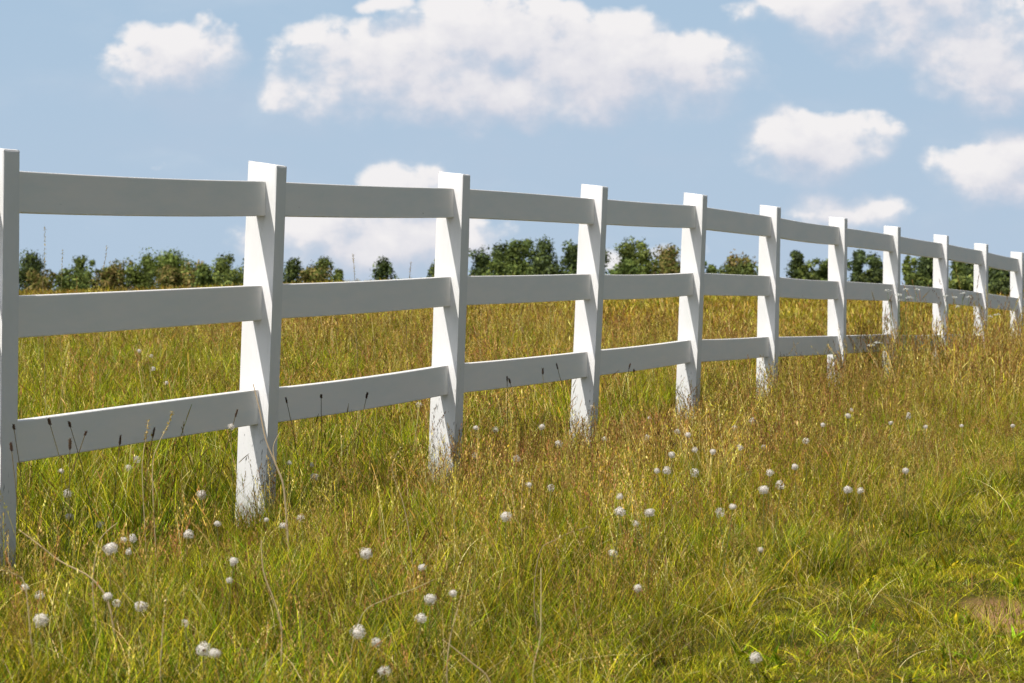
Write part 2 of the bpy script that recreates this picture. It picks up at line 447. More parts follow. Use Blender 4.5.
def pick(n, table, rng):
    """table: list of (weight array, key) -> clump indices"""
    W = np.stack([np.broadcast_to(w, (n,)) for w, _ in table], 1).astype(float)
    W = np.maximum(W, 0); W /= W.sum(1, keepdims=True)
    c = np.cumsum(W, 1); u = rng.random((n, 1)); sel = (u > c).sum(1).clip(0, len(table) - 1)
    idx = np.zeros(n, int)
    for k, (_, key) in enumerate(table):
        ids = np.array(KIND[key]); m = sel == k
        idx[m] = ids[rng.integers(0, len(ids), m.sum())]
    return idx

def sm(a, b, x): 
    t = np.clip((x - a) / (b - a), 0, 1); return t * t * (3 - 2 * t)

def scatter(name, y0, y1, dens, label, cat, test, table, scale, margin=2.2):
    rng = np.random.default_rng(hash_key(name))
    hw = lambda y: .158 * y + margin
    Wm = hw(y1); n = int(dens * 2 * Wm * (y1 - y0))
    x = rng.uniform(-Wm, Wm, n); y = rng.uniform(y0, y1, n)
    d = fence_offset(x, y)
    k = (np.abs(x) < hw(y)) & test(x, y, d)
    k &= ~((((x - DIRT[0]) / .13) ** 2 + ((y - DIRT[1]) / .5) ** 2 < 1) & (rng.random(n) < .6))
    x, y, d = x[k], y[k], d[k]; n = len(x)
    idx = pick(n, table(x, y, d), rng)
    s = scale(x, y, d) * rng.uniform(.8, 1.2, n)
    sxy = np.clip(s, .7, 1.3)
    me = bpy.data.meshes.new(name)
    me.vertices.add(n)
    me.vertices.foreach_set('co', np.stack([x, y, ground(x, y) - .008], 1).astype(np.float32).ravel())
    a = me.attributes.new('vidx', 'INT', 'POINT'); a.data.foreach_set('value', idx.astype(np.int32))
    rot = np.stack([rng.normal(0, .10, n), rng.normal(0, .10, n), rng.uniform(0, 6.283, n)], 1).astype(np.float32)
    a = me.attributes.new('rot', 'FLOAT_VECTOR', 'POINT'); a.data.foreach_set('vector', rot.ravel())
    scl = np.stack([sxy, sxy, s], 1).astype(np.float32)
    a = me.attributes.new('scl', 'FLOAT_VECTOR', 'POINT'); a.data.foreach_set('vector', scl.ravel())
    o = bpy.data.objects.new(name, me); COL.objects.link(o)
    ng = bpy.data.node_groups.new(name + '_nodes', 'GeometryNodeTree')
    ng.interface.new_socket('Geometry', in_out='INPUT', socket_type='NodeSocketGeometry')
    ng.interface.new_socket('Geometry', in_out='OUTPUT', socket_type='NodeSocketGeometry')
    N = ng.nodes.new; L = ng.links.new
    gi = N('NodeGroupInput'); go = N('NodeGroupOutput')
    ci = N('GeometryNodeCollectionInfo'); ci.inputs['Collection'].default_value = clumps
    ci.inputs['Separate Children'].default_value = True; ci.inputs['Reset Children'].default_value = True
    ip = N('GeometryNodeInstanceOnPoints'); ip.inputs['Pick Instance'].default_value = True
    def na(nm, t):
        q = N('GeometryNodeInputNamedAttribute'); q.data_type = t; q.inputs['Name'].default_value = nm
        return [s for s in q.outputs if s.enabled and s.name == 'Attribute'][0]
    L(gi.outputs[0], ip.inputs['Points']); L(ci.outputs[0], ip.inputs['Instance'])
    L(na('vidx', 'INT'), ip.inputs['Instance Index']); L(na('rot', 'FLOAT_VECTOR'), ip.inputs['Rotation'])
    L(na('scl', 'FLOAT_VECTOR'), ip.inputs['Scale']); L(ip.outputs[0], go.inputs[0])
    md = o.modifiers.new('scatter', 'NODES'); md.node_group = ng
    tag(o, label, cat, kind='stuff')
    print(name, n)
    return o

# edge between the tall grass and the mown strip wanders a little
def edge(x, y): return 2.4 + .5 * (vnoise(x, y, 1.3, 3) - .5) + .35 * (vnoise(x, y, .4, 5) - .5)

def tab_meadow(x, y, d):
    p = vnoise(x, y, 1.6, 1); q = vnoise(x, y, .7, 2); b = vnoise(x, y, 2.6, 4)
    far_ = sm(17, 26, y)
    redmid = np.exp(-((x - 1.1) / 1.5) ** 2 - ((y - 16.5) / 3.5) ** 2)
    left = sm(-.2, -1.6, x) * sm(15, 11, y)
    return [(1.1 + 1.8 * left + 1.5 * sm(.45, .75, p) - .9 * redmid, 'green'),
            (2.3 + 1.1 * sm(.55, .3, p) - .5 * redmid, 'ygreen'),
            (.26 + .9 * sm(.5, .8, q) + 1.6 * redmid + 1.3 * far_, 'rust'),
            (.22 + .6 * sm(.5, .8, b) + .7 * redmid + .4 * far_, 'straw'), (.25 + .8 * far_ + .3 * redmid, 'plume'),
            (.8 + .8 * left + 1.2 * sm(.45, .75, q) + 1.3 * np.exp(-((d - .9) / .6) ** 2) * sm(16, 13, y), 'dead'), (.22 + .5 * sm(.6, .8, b), 'broad'), (.07 + .12 * far_, 'tall'), (.5 + .8 * sm(.45, .8, p) * (1 - far_), 'fallen')]

def hs_meadow(x, y, d):
    s = .82 + .35 * (vnoise(x, y, 1.1, 8) - .5)
    near_fence = np.exp(-((d - .15) / .8) ** 2) * sm(24, 19, y)
    s = s * (1 - .22 * near_fence)
    s = s * (1 + .95 * sm(20.5, 30, y))
    e = edge(x, y)
    s = s * (1 - .45 * sm(e - .9, e + .1, d))
    return s

g_near = scatter('meadow_grass', 6.4, 24, 175, 'tall uncut meadow grass with rusty seed heads on the near side of the fence', 'grass',
    lambda x, y, d: (d > 0) & (d < edge(x, y) + .15), tab_meadow, hs_meadow)
g_near2 = scatter('meadow_grass', 24, 48, 60, 'high reddish seeding grass hiding the bottom rail of the far fence posts', 'grass',
    lambda x, y, d: (d > 0) & (d < 8), lambda x, y, d: [(.9, 'green'), (1.0, 'ygreen'), (1.6, 'rust'), (.6, 'straw'), (1.0, 'plume'), (.3, 'tall')], hs_meadow)
g_mown = scatter('mown_grass', 6.4, 24, 230, 'short bright yellow green mown grass strip in the lower right corner', 'mown grass',
    lambda x, y, d: (d > edge(x, y) - .25) & (x < 5.5),
    lambda x, y, d: [(4.5, 'short'), (.05 + .3 * sm(.5, .8, vnoise(x, y, .8, 6)), 'ygreen'), (.5 * sm(.4, .8, vnoise(x, y, .8, 9)), 'dead'), (.22, 'broad'), (.12, 'fallen')],
    lambda x, y, d: np.where(d > edge(x, y) + .1, .62 + .5 * (vnoise(x, y, .6, 12) - .5), .62) * (1 - .25 * sm(0, 1, d - edge(x, y))))
def tab_pad(x, y, d):
    p = vnoise(x, y, 2.2, 21)
    gl = sm(.0, -.10, x / y) * sm(48, 24, y)
    return [(1.5 + 2.6 * gl, 'green'), (1.8 + .8 * p, 'ygreen'), (.7 + sm(.5, .9, p) - .6 * gl, 'rust'), (.5 - .2 * gl, 'straw'), (1.0 - .4 * gl, 'plume'), (.3, 'dead'), (.1, 'tall')]
g_pad = scatter('paddock_grass', 10, 40, 62, 'green and golden field grass just beyond the white fence', 'grass',
    lambda x, y, d: (d < 0), tab_pad, lambda x, y, d: .95 + .3 * (vnoise(x, y, 1.5, 30) - .5) + .3 * sm(26, 40, y))
def tab_far(x, y, d):
    p = vnoise(x, y, 5, 31); q = vnoise(x, y * .4, 3, 33)
    gl = sm(.0, -.10, x / y) * sm(70, 40, y)
    return [(1.3 + 2.0 * sm(.45, .7, p) + 1.6 * gl, 'fargreen'), (2.2, 'fargold'), (.5 + 1.3 * sm(.45, .8, q) + .5 * sm(60, 110, y), 'farrust'), (.5, 'tall')]
g_far = scatter('paddock_grass', 40, 135, 9.5, 'golden ripe grass reaching back to the crest before the trees', 'grass',
    lambda x, y, d: (y > 44) | (d < 0), tab_far, lambda x, y, d: .95 + .4 * (vnoise(x, y, 4, 35) - .5))

# ------------------------------------------------------------------ trees on the skyline
LEAFC = {  # greens lifted and dulled, distance haze painted into the leaf colour
    'dark': [(.072, .095, .034), (.10, .13, .04), (.055, .073, .032), (.14, .17, .045)],
    'mid': [(.11, .145, .04), (.15, .185, .045), (.085, .115, .036), (.19, .22, .05)],
    'brown': [(.20, .15, .05), (.15, .15, .035), (.10, .12, .025), (.24, .18, .06)],
    'pale': [(.15, .18, .04), (.11, .145, .03), (.18, .21, .055), (.09, .12, .022)],
}
def make_tree(kind, u0, u1, vtop, D, pal, label, cat, group=None, seed=0, lean=0, shape='round', dens=1.0):
    r = random.Random(seed * 31 + 5)
    if kind == 'bush': vtop -= 4
    cx = ((u0 + u1) / 2 - 512) * D / F; w = (u1 - u0) * D / F
    zb = gz(cx, D); ztop = EYE + (HOR - vtop) * D / F; H = ztop - zb
    root = empty(kind, (cx, D, zb)); tag(root, label, cat, group)
    shrub = kind == 'bush'
    tg = G()
    if shrub:
        for k in range(5):
            a = r.uniform(0, 6.28); q = w * .25
            tg.tube([Vector((0, 0, -.1)), Vector((math.cos(a) * q * .5, math.sin(a) * q * .5, H * .3)), Vector((math.cos(a) * q, math.sin(a) * q, H * .65))], [.06, .04, .015], (.09, .07, .05))
        tg.obj('stem', M_BARK, root)
    else:
        tr = .035 * H * .8 + .05
        pts = [Vector((r.uniform(-.05, .05) * H * t, r.uniform(-.05, .05) * H * t, H * .78 * t - .1)) for t in (0, .2, .4, .6, .8, 1)]
        tg.tube(pts, [tr, tr * .8, tr * .65, tr * .5, tr * .3, tr * .1], (.09, .07, .05), n=7)
        for k in range(9):
            t = r.uniform(.25, .85); a = r.uniform(0, 6.28); L_ = w * r.uniform(.25, .42)
            p0 = Vector((0, 0, H * .78 * t))
            tg.tube([p0, p0 + Vector((math.cos(a) * L_ * .5, math.sin(a) * L_ * .5, L_ * .35)), p0 + Vector((math.cos(a) * L_, math.sin(a) * L_, L_ * .8))], [tr * .35, tr * .2, .015], (.09, .07, .05))
        tg.obj('trunk', M_BARK, root)
    # crown: many uneven leaf clumps
    cg = G(); cols = LEAFC[pal]
    w *= 1.42
    nb = int((30 if shrub else 52) * dens * max(1, min(3, w / 2.2)))
    zlo = .05 if shrub else .12
    for b in range(nb):
        for _ in range(30):
            px = r.uniform(-1, 1); py = r.uniform(-1, 1); pz = (b + r.random()) / nb
            if shape == 'round': rad = min(1, (1 - pz) * 1.9 + .12) ** .75
            elif shape == 'spire': rad = (1 - pz) ** .7 * .95 + .08
            else: rad = 1 - pz * .35 - .5 * max(0, pz - .6)
            rad *= .75 + .35 * math.sin(7 * pz + seed) * .5 + .1
            if px * px + py * py < rad * rad: break
        br = (.13 + .15 * r.random()) * min(w, H * .8) * (1.05 - .35 * pz)
        px += .28 * math.sin(4.5 * pz + seed * 1.7) * (1 if not shrub else .4)
        C0 = Vector((px * (w / 2 - br * .6), py * (w / 2 - br * .6), H * (zlo + (1 - zlo) * pz) - br * (.3 + .35 * pz)))
        tone = r.uniform(.65, 1.35)
        for k in range(int(78 * dens)):
            n = Vector((r.gauss(0, 1), r.gauss(0, 1), r.gauss(0, .85))); n.normalize()
            p = C0 + n * br * r.uniform(.55, 1.15) ** 1.0
            if r.random() < .06: p = C0 + n * br * r.uniform(1.1, 1.5)
            if p.z < 0: continue
            a = Vector((r.gauss(0, 1), r.gauss(0, 1), r.gauss(0, 1))).normalized(); bb = n.cross(a)
            s = r.uniform(.05, .115)
            cg.quad(p, a * s, bb * s * .7, c_mul(r.choice(cols), tone * r.uniform(.7, 1.3)))
    cg.obj('crown', M_LEAF, root)
    return root

T = [
 # left bay
 ('tree', 14, 52, 252, 195, 'dark', 'dark rounded tree at the far left of the skyline, beside the first post', 'round', 1.1),
 ('bush', 50, 72, 276, 190, 'brown', 'low brownish bush between the leftmost round tree and a slim one', 'flat', 1),
 ('tree', 68, 91, 255, 200, 'mid', 'slim upright green tree, second tree from the left of the skyline', 'spire', .9),
 ('bush', 88, 110, 274, 190, 'brown', 'low rusty bush just right of the slim tree in the left bay', 'flat', 1),
 ('bush', 98, 132, 264, 188, 'brown', 'broad brownish green bush in the middle of the left bay skyline', 'round', 1.1),
 ('tree', 130, 160, 256, 200, 'mid', 'feathery green tree just left of the tallest tree in the left bay', 'round', 1),
 ('tree', 150, 200, 251, 196, 'pale', 'tallest olive green tree in the left bay above the middle rail', 'round', 1.2),
 ('bush', 186, 216, 266, 190, 'brown', 'low olive bush right of the tallest left bay tree', 'round', 1),
 ('tree', 208, 238, 254, 200, 'mid', 'green tree on the skyline immediately left of the second post', 'round', 1),
 ('bush', 232, 262, 262, 195, 'dark', 'dark bush half hidden behind the second post', 'round', 1),
 ('bush', 118, 152, 268, 187, 'pale', 'olive scrub filling the gap left of the tallest left bay tree', 'flat', 1.2),
 ('bush', 150, 196, 270, 186, 'brown', 'rusty scrub at the foot of the tallest left bay tree', 'flat', 1.2),
 ('bush', 20, 60, 274, 186, 'brown', 'rusty scrub at the foot of the leftmost round tree', 'flat', 1.1),
 ('bush', 205, 250, 272, 186, 'mid', 'green scrub left of the second post at skyline level', 'flat', 1.2),
 ('bush', 56, 100, 271, 184, 'mid', 'green scrub linking the slim tree to its neighbours in the left bay', 'flat', 1.2),
 ('bush', 96, 122, 270, 184, 'brown', 'rusty scrub below the broad brownish bush of the left bay', 'flat', 1.2),
 ('bush', 192, 214, 268, 184, 'mid', 'small green bush in the gap right of the tallest left bay tree', 'flat', 1.2),
 # second bay
 ('bush', 285, 335, 270, 186, 'brown', 'brownish scrub under the two trees right of the second post', 'flat', 1.2),
 ('tree', 281, 312, 259, 196, 'dark', 'dark green tree touching the right side of the second post', 'round', 1),
 ('tree', 304, 334, 257, 199, 'mid', 'mid green tree with rounded top, second tree right of the second post', 'round', 1),
 ('bush', 328, 346, 272, 190, 'mid', 'tiny low bush right of the two trees in the second bay', 'flat', 1),
 ('bush', 370, 397, 262, 180, 'dark', 'small lone round dark bush on the skyline in the second bay', 'round', 1.2),
 ('bush', 425, 452, 262, 185, 'dark', 'small dark bush half hidden by the third post', 'round', 1),
 # third bay
 ('tree', 466, 494, 248, 190, 'dark', 'dark tree at the left end of the dense clump right of the third post', 'round', 1.1),
 ('tree', 486, 514, 243, 196, 'dark', 'dark green tree, second in the dense clump of the third bay', 'round', 1.1),
 ('tree', 506, 536, 240, 190, 'mid', 'bushy green tree in the middle of the dense third bay clump', 'round', 1.2),
 ('tree', 528, 560, 238, 194, 'dark', 'tallest dark tree of the dense clump in the third bay', 'round', 1.2),
 ('tree', 553, 584, 243, 190, 'dark', 'dark tree of the dense clump against the left side of the fourth post', 'round', 1.1),
 ('bush', 476, 530, 262, 176, 'mid', 'low green undergrowth in front of the left half of the third bay trees', 'flat', 1.2),
 ('bush', 525, 580, 262, 177, 'dark', 'low dark undergrowth in front of the right half of the third bay trees', 'flat', 1.2),
 # fourth bay
 ('tree', 584, 612, 246, 196, 'dark', 'dark tree half hidden behind the fourth post', 'round', 1),
 ('tree', 606, 638, 239, 192, 'mid', 'pointed bright green tree just right of the fourth post', 'spire', 1.2),
 ('tree', 632, 664, 249, 190, 'pale', 'rounded olive tree in the middle of the fourth bay', 'round', 1.1),
 ('tree', 656, 690, 246, 192, 'brown', 'bronze tinted tree against the left side of the fifth post', 'round', 1.1),
 ('bush', 600, 650, 264, 176, 'mid', 'green undergrowth below the pointed tree of the fourth bay', 'flat', 1.2),
 ('bush', 645, 695, 264, 176, 'brown', 'bronze undergrowth below the bronze tinted tree', 'flat', 1.2),
 # fifth bay
 ('bush', 703, 722, 264, 180, 'mid', 'small green bush touching the right side of the fifth post', 'round', 1),
 ('bush', 716, 764, 259, 176, 'brown', 'wide low olive hump of a bush filling the fifth bay', 'round', 1.3),
 ('bush', 700, 765, 268, 170, 'mid', 'low green scrub at the foot of the wide olive hump', 'flat', 1.2),
 # sixth bay
 ('tree', 783, 806, 251, 186, 'dark', 'narrow dark tree just right of the sixth post', 'round', 1.1),
 ('bush', 796, 822, 266, 176, 'mid', 'low green bush between the narrow tree and the seventh post', 'flat', 1),
 ('tree', 814, 838, 258, 180, 'mid', 'small green tree half hidden behind the seventh post', 'round', 1.1),
 # seventh bay
 ('tree', 846, 864, 250, 182, 'dark', 'thin dark tree just right of the seventh post', 'spire', 1.2),
 ('tree', 862, 887, 253, 178, 'dark', 'forked dark tree with gaps in its crown left of the eighth post', 'round', .9),
 # eighth bay
 ('tree', 902, 916, 256, 170, 'pale', 'pale thin sapling tree just right of the eighth post', 'spire', .8),
 ('tree', 912, 942, 251, 165, 'dark', 'bushy dark tree against the left side of the ninth post', 'round', 1.3),
 # ninth bay and on
 ('tree', 944, 968, 259, 162, 'mid', 'green tree with ragged top right of the ninth post', 'round', 1.2),
 ('tree', 962, 990, 262, 160, 'dark', 'dark tree behind the tenth post', 'round', 1.2),
 ('tree', 986, 1018, 261, 156, 'dark', 'dense dark green tree between the tenth and eleventh posts', 'round', 1.4),
 ('tree', 1010, 1044, 262, 154, 'dark', 'dark tree cut by the right edge of the photo', 'round', 1.4),
 ('bush', 940, 985, 280, 148, 'mid', 'low green bushes under the trees right of the ninth post', 'flat', 1.2),
 ('bush', 985, 1040, 282, 146, 'dark', 'low dark bush at the foot of the rightmost trees', 'flat', 1.2),
 ('bush', 896, 944, 278, 152, 'mid', 'low green bush under the dark tree of the eighth bay', 'flat', 1.2),
 ('bush', 840, 892, 274, 160, 'dark', 'low dark bush under the two trees of the seventh bay', 'flat', 1.1),
]
for i, (kd, a, b, vt, D, pal, lab, shp, dn) in enumerate(T):
    make_tree(kd, a, b, vt, D, pal, lab, kd, 'trees and bushes along the skyline', seed=i + 1, shape=shp, dens=dn)

# ------------------------------------------------------------------ dandelion clocks
def fluff_mesh(seed, keep=1.0):
    r = random.Random(seed); g = G(); R = .0215
    n = 215; ph = seed * 1.9; gold = math.pi * (3 - 5 ** .5)
    for i in range(n):
        if r.random() > keep: continue
        z = 1 - 2 * (i + .5) / n
        if z < -.88: continue
        if keep < .7 and math.cos(gold * i + ph) * math.sqrt(1 - z * z) > .35: continue
        q = math.sqrt(1 - z * z); a = gold * i
        d = Vector((q * math.cos(a), q * math.sin(a), z)); rr = (1 + .14 * math.sin(3 * gold * i + ph) * (1 - z * z) + .08 * math.sin(5 * z + ph)) * R * r.choice((r.uniform(.86, 1.08), r.uniform(.6, 1.0)))
        u = d.cross(Vector((.2, .5, .8))).normalized(); v = d.cross(u)
        g.ribbon([d * .004, d * rr], [.00025, .00018], u, (.62, .52, .40), (.90, .86, .79))
        rot = r.uniform(0, 6.28)
        for k in range(4):
            aa = rot + k * math.pi / 4; e = (u * math.cos(aa) + v * math.sin(aa))
            s2 = (u * -math.sin(aa) + v * math.cos(aa))
            g.quad(d * rr * r.uniform(.93, 1.03), e * .0036, s2 * .00085, (.96, .90, .82))
    return g
def ball(g, c, rad, col, n=7, m=5, sz=1.0):
    b = len(g.v)
    for j in range(m + 1):
        ph = math.pi * j / m
        for i in range(n):
            a = 2 * math.pi * i / n
            g.v.append(c + Vector((math.sin(ph) * math.cos(a) * rad, math.sin(ph) * math.sin(a) * rad, math.cos(ph) * rad * sz))); g.c.append(col)
    for j in range(m):
        for i in range(n): g.f.append((b + j * n + i, b + j * n + (i + 1) % n, b + (j + 1) * n + (i + 1) % n, b + (j + 1) * n + i))

HEADS = []
for s in range(4):
    HEADS.append(fluff_mesh(s + 3, [1, .9, .8, .55][s]).obj('seed_head', M_FLUFF, link=False).data)
cg = G(); ball(cg, Vector((0, 0, 0)), .0045, (.28, .19, .10)); CORE = cg.obj('receptacle', M_STALK, link=False).data

D_PX = [(139,351,1.0),(151,356,1.0),(153,369,.9),(166,383,.8),(136,460,1.0),(128,468,.8),(61,471,.7),(67,494,1.1),(69,517,.9),(100,525,1.1),(201,495,1.2),
 (217,524,.9),(188,535,1.2),(283,526,.9),(301,518,1.0),(266,520,.6),(110,549,1.35),(132,539,1.0),(123,540,.7),(129,552,.8),(233,562,1.0),(231,427,.8),
 (289,463,.7),(314,477,1.0),(311,465,.8),(40,621,1.2),(24,588,.9),(39,596,.8),(107,597,.8),(116,604,.9),(140,607,1.0),(229,581,.7),(203,651,1.1),
 (214,654,1.0),(184,624,.8),(419,405,1.0),(476,428,.9),(495,430,1.0),(542,427,.9),(475,456,1.0),(559,444,1.0),(605,439,.9),(648,438,.9),(650,418,.7),
 (677,432,1.0),(672,455,.8),(657,471,.9),(667,471,1.0),(529,485,.9),(551,488,1.0),(506,517,1.15),(620,512,1.1),(620,497,.8),(650,513,1.0),(636,524,.9),
 (613,554,1.0),(366,554,1.1),(517,459,.9),(422,568,.9),(430,600,1.3),(453,594,.8),(421,619,1.0),(358,633,1.1),(376,643,1.0),(384,673,1.1),(638,589,1.1),
 (688,435,1.0),(695,450,.9),(713,452,.8),(695,473,1.1),(753,421,1.0),(735,428,.8),(740,448,.7),(764,447,.8),(806,441,.8),(823,425,.7),(848,416,.9),
 (852,410,.9),(891,423,.8),(908,416,1.0),(926,427,.6),(962,426,.7),(770,473,.9),(764,490,1.1),(781,485,1.1),(795,467,.9),(848,490,1.0),(861,491,1.0),
 (906,471,1.0),(720,513,1.0),(733,507,.8),(761,550,.8),(756,659,1.1),(1013,426,.7),(592,407,.7)]
BU = [8, 250, 447, 585, 690, 768, 838, 893, 941, 981, 1017]
BV = [550, 503, 478, 432, 408, 388, 377, 362, 350, 343, 338]
ORD = ['first', 'second', 'third', 'fourth', 'fifth', 'sixth', 'seventh', 'eighth', 'ninth', 'tenth', 'eleventh', 'twelfth', 'thirteenth', 'fourteenth']
NUM = ['', 'one', 'two', 'three', 'four', 'five', 'six', 'seven', 'eight', 'nine', 'ten', 'eleven', 'twelve', 'thirteen', 'fourteen']
zones = {}
for (u, v, s) in D_PX:
    k = int(np.clip(np.searchsorted(BU, u) - 1, 0, 9))
    dv = v - np.interp(u, BU, BV)
    row = 'beyond the fence in' if dv < -95 else 'close in front of' if dv < 28 else 'a little below' if dv < 62 else 'well below' if dv < 108 else 'far below'
    zones.setdefault((k, row), []).append((u, v, s))
LAB = {}
print({k: len(z) for k, z in zones.items()})
for (k, row), L_ in zones.items():
    L_.sort(); n = len(L_)
    for i, it in enumerate(L_):
        where = '%s the %s fence bay' % (row, ORD[k])
        if n == 1: t = 'lone fluffy white dandelion clock ' + where
        elif i == 0: t = 'leftmost of %s white dandelion clocks %s' % (NUM[n], where)
        elif i == n - 1: t = 'rightmost of %s white dandelion clocks %s' % (NUM[n], where)
        else: t = '%s from left of %s white dandelion clocks %s' % (ORD[i], NUM[n], where)
        LAB[it[:2]] = t
LAB[(110, 549)] = 'largest and whitest dandelion clock, low at left with a smaller one on each side'
LAB[(506, 517)] = 'bright white dandelion clock standing alone below the gap between third and fourth posts'
LAB[(430, 600)] = 'big loose dandelion clock in the grass left of centre, above a smaller one'

def in_front(u, v, gap=.35):
    t = math.tan(TH); d = (1 + 14.24 * t) / (t - (u - 512) / F) - gap
    x = (u - 512) * d / F
    return x, d, EYE - gz(x, d) - (v - HOR) * d / F

def stand_at(u, v, h):
    """ground point whose plant of height h shows its top at (u, v)"""
    d = (EYE + .08 - h) * F / (v - HOR)
    for _ in range(12):
        x = (u - 512) * d / F; d = d * .5 + .5 * max(6.5, (EYE - gz(x, d) - h) * F / (v - HOR))
    return (u - 512) * d / F, d

for i, (u, v, s) in enumerate(D_PX):
    r = random.Random(i + 50)
    h = r.uniform(.19, .28) if v > 400 else .34
    if v < 520 and u > 330: h += .06
    if (u, v) == (110, 549): h = .33
    if v > 560: h *= .9
    if u > 560 and v > 540: h = .11
    x, y = stand_at(u, v, h)
    if (u, v) in ((231, 427), (289, 463), (311, 465)): x, y, h = in_front(u, v, .7)
    zg = gz(x, y)
    root = empty('dandelion_clock', (x, y, zg)); tag(root, LAB[(u, v)], 'dandelion', 'dandelion clocks in the meadow')
    px_m = F / y
    sc_ = s * 1.0 * (1.05 if y < 14 else 1.2)
    bx, by = r.uniform(-.05, .05), r.uniform(-.03, .03)
    g = G(); g.tube([Vector((bx, by, -.02)), Vector((bx * .7, by * .7, h * .4)), Vector((bx * .2, by * .2, h * .8)), Vector((0, 0, h - .006))], [.0016, .0015, .0013, .0012], (.08, .12, .02), (.22, .20, .07), 5)
    g.obj('stem', M_STALK, root)
    hd = bpy.data.objects.new('seed_head', HEADS[[0, 1, 2, 0, 3][i % 5] if s < 1.3 else 0]); COL.objects.link(hd); hd.parent = root
    sc_ *= r.uniform(.85, 1.2)
    hd.location = (0, 0, h); hd.scale = (sc_ * .65, sc_ * .65, sc_ * r.uniform(.52, .68)); hd.rotation_euler = (r.uniform(-.4, .4), r.uniform(-.4, .4), r.uniform(0, 6))
    co = bpy.data.objects.new('receptacle', CORE); COL.objects.link(co); co.parent = hd

# ------------------------------------------------------------------ plantain heads dark against the rails
PL = [(30, 427, .34), (50, 434, .33), (68, 441, .30), (80, 421, .36), (99, 424, .34), (110, 438, .3), (210, 412, .36), (22, 445, .3), (138, 430, .33),
      (304, 400, .36), (322, 397, .37), (351, 395, .34), (508, 379, .34), (527, 381, .33), (545, 371, .36), (574, 366, .36), (616, 366, .34), (640, 372, .33)]
by_bay = {}
for p in PL: by_bay.setdefault(int(np.searchsorted(BU, p[0]) - 1), []).append(p)
for k, L_ in by_bay.items():
    L_.sort()
    for i, (u, v, h) in enumerate(L_):
        r = random.Random(int(u * 7 + v)); x, y, h = in_front(u, v - 3, .25 + r.uniform(0, .5))
        root = empty('plantain_stalk', (x, y, gz(x, y)))
        tag(root, '%s dark seed stalk from the left against the bottom rail of the %s bay' % (ORD[i], ORD[k]), 'plantain', 'dark plantain heads in front of the bottom rail')
        b = r.uniform(-.12, .12); g = G()
        tip = Vector((b, 0, h)); p1 = Vector((b * .6, 0, h * .75))
        g.tube([Vector((0, 0, -.02)), Vector((b * .2, 0, h * .4)), p1, tip - (tip - p1).normalized() * .012], [.0017, .0016, .0015, .0014], (.16, .17, .05), (.17, .12, .05), 4)
        g.obj('stem', M_STALK, root)
        hg = G(); dd = (tip - p1).normalized(); L0 = r.uniform(.016, .042); fw = r.uniform(.65, 1.0)
        pts = [tip - dd * L0 * (1 - t) for t in (0, .15, .4, .7, .9, 1)]
        hg.tube(pts, [q * fw for q in (.0015, .0042, .005, .0046, .003, .0006)], (.075, .045, .03), (.05, .03, .02), 7)
        for q in range(40):
            c = pts[0].lerp(pts[-1], r.random()); a = r.uniform(0, 6.28)
            o_ = Vector((math.cos(a), math.sin(a), .2)) * .0055 * fw
            hg.quad(c + o_, o_ * .3, Vector((0, 0, .0012)), c_mul((.12, .08, .05), r.uniform(.5, 1.6)))
        hg.obj('seed_head', M_STALK, root)

# ------------------------------------------------------------------ long dry stalks
def stalk(pts_px, d, label, heads=True, w=.0022, col=(.50, .38, .2), dy=0.0):
    pts = [Vector(((u - 512) * (d + dy * i) / F, d + dy * i, EYE - (v - HOR) * (d + dy * i) / F)) for i, (u, v) in enumerate(pts_px)]   # tip first
    foot = pts[-1].copy(); g0 = gz(foot.x, foot.y)
    if foot.z > g0: pts.append(Vector((foot.x + .02, foot.y, g0 - .02)))
    base = Vector((pts[-1].x, pts[-1].y, gz(pts[-1].x, pts[-1].y)))
    root = empty('dry_grass_stalk', base); tag(root, label, 'grass stalk', 'long dry stalks rising from the meadow')
    P = [p - base for p in pts]
    # smooth the polyline
    Q = []
    for i in range(len(P) - 1):
        a = P[max(i - 1, 0)]; b = P[i]; c = P[i + 1]; e = P[min(i + 2, len(P) - 1)]
        for t in (0, .25, .5, .75):
            Q.append(.5 * ((2 * b) + (c - a) * t + (2 * a - 5 * b + 4 * c - e) * t * t + (3 * b - a - 3 * c + e) * t ** 3))
    Q.append(P[-1])
    g = G(); n = len(Q); g.tube(Q, [w * (.55 + .6 * i / n) for i in range(n)], col, c_mul(col, .75), 5); g.obj('stem', M_STALK, root)
    if heads:
        r = random.Random(int(pts_px[0][0])); hg = G()
        for k in range(60):
            t = r.uniform(0, .38) * (n - 1); i = int(t); c = Q[i].lerp(Q[min(i + 1, n - 1)], t - i)
            a = Vector((r.gauss(0, 1), r.gauss(0, 1), r.gauss(0, 1))).normalized()
            hg.quad(c + a * r.uniform(.001, .009), a * .006, a.cross(Vector((.3, .4, .8))).normalized() * .0018, c_mul(r.choice(STRAW), r.uniform(.8, 1.3)))
        hg.obj('seed_head', M_STALK, root)
stalk([(253, 384), (259, 408), (266, 441), (276, 466), (284, 492)], 12.6, 'long straw stalk leaning across the foot of the second post', False, .0034, (.55, .43, .26))
stalk([(280, 432), (273, 447), (276, 466), (284, 494)], 12.5, 'short forked straw twig right of the second post foot', False, .0022, (.5, .4, .22))
stalk([(18, 530), (38, 545), (60, 562), (92, 580), (110, 612)], 9.2, 'thick drooping straw seed stalk at lower left beside the first post', True, .0028)
stalk([(0, 570), (12, 574), (24, 585), (30, 640)], 8.6, 'short straw stalk bent in from the left edge of the photo', True)
stalk([(117, 523), (104, 534), (97, 548), (92, 590)], 9.6, 'straw stalk curving up beside the largest dandelion clock', False)
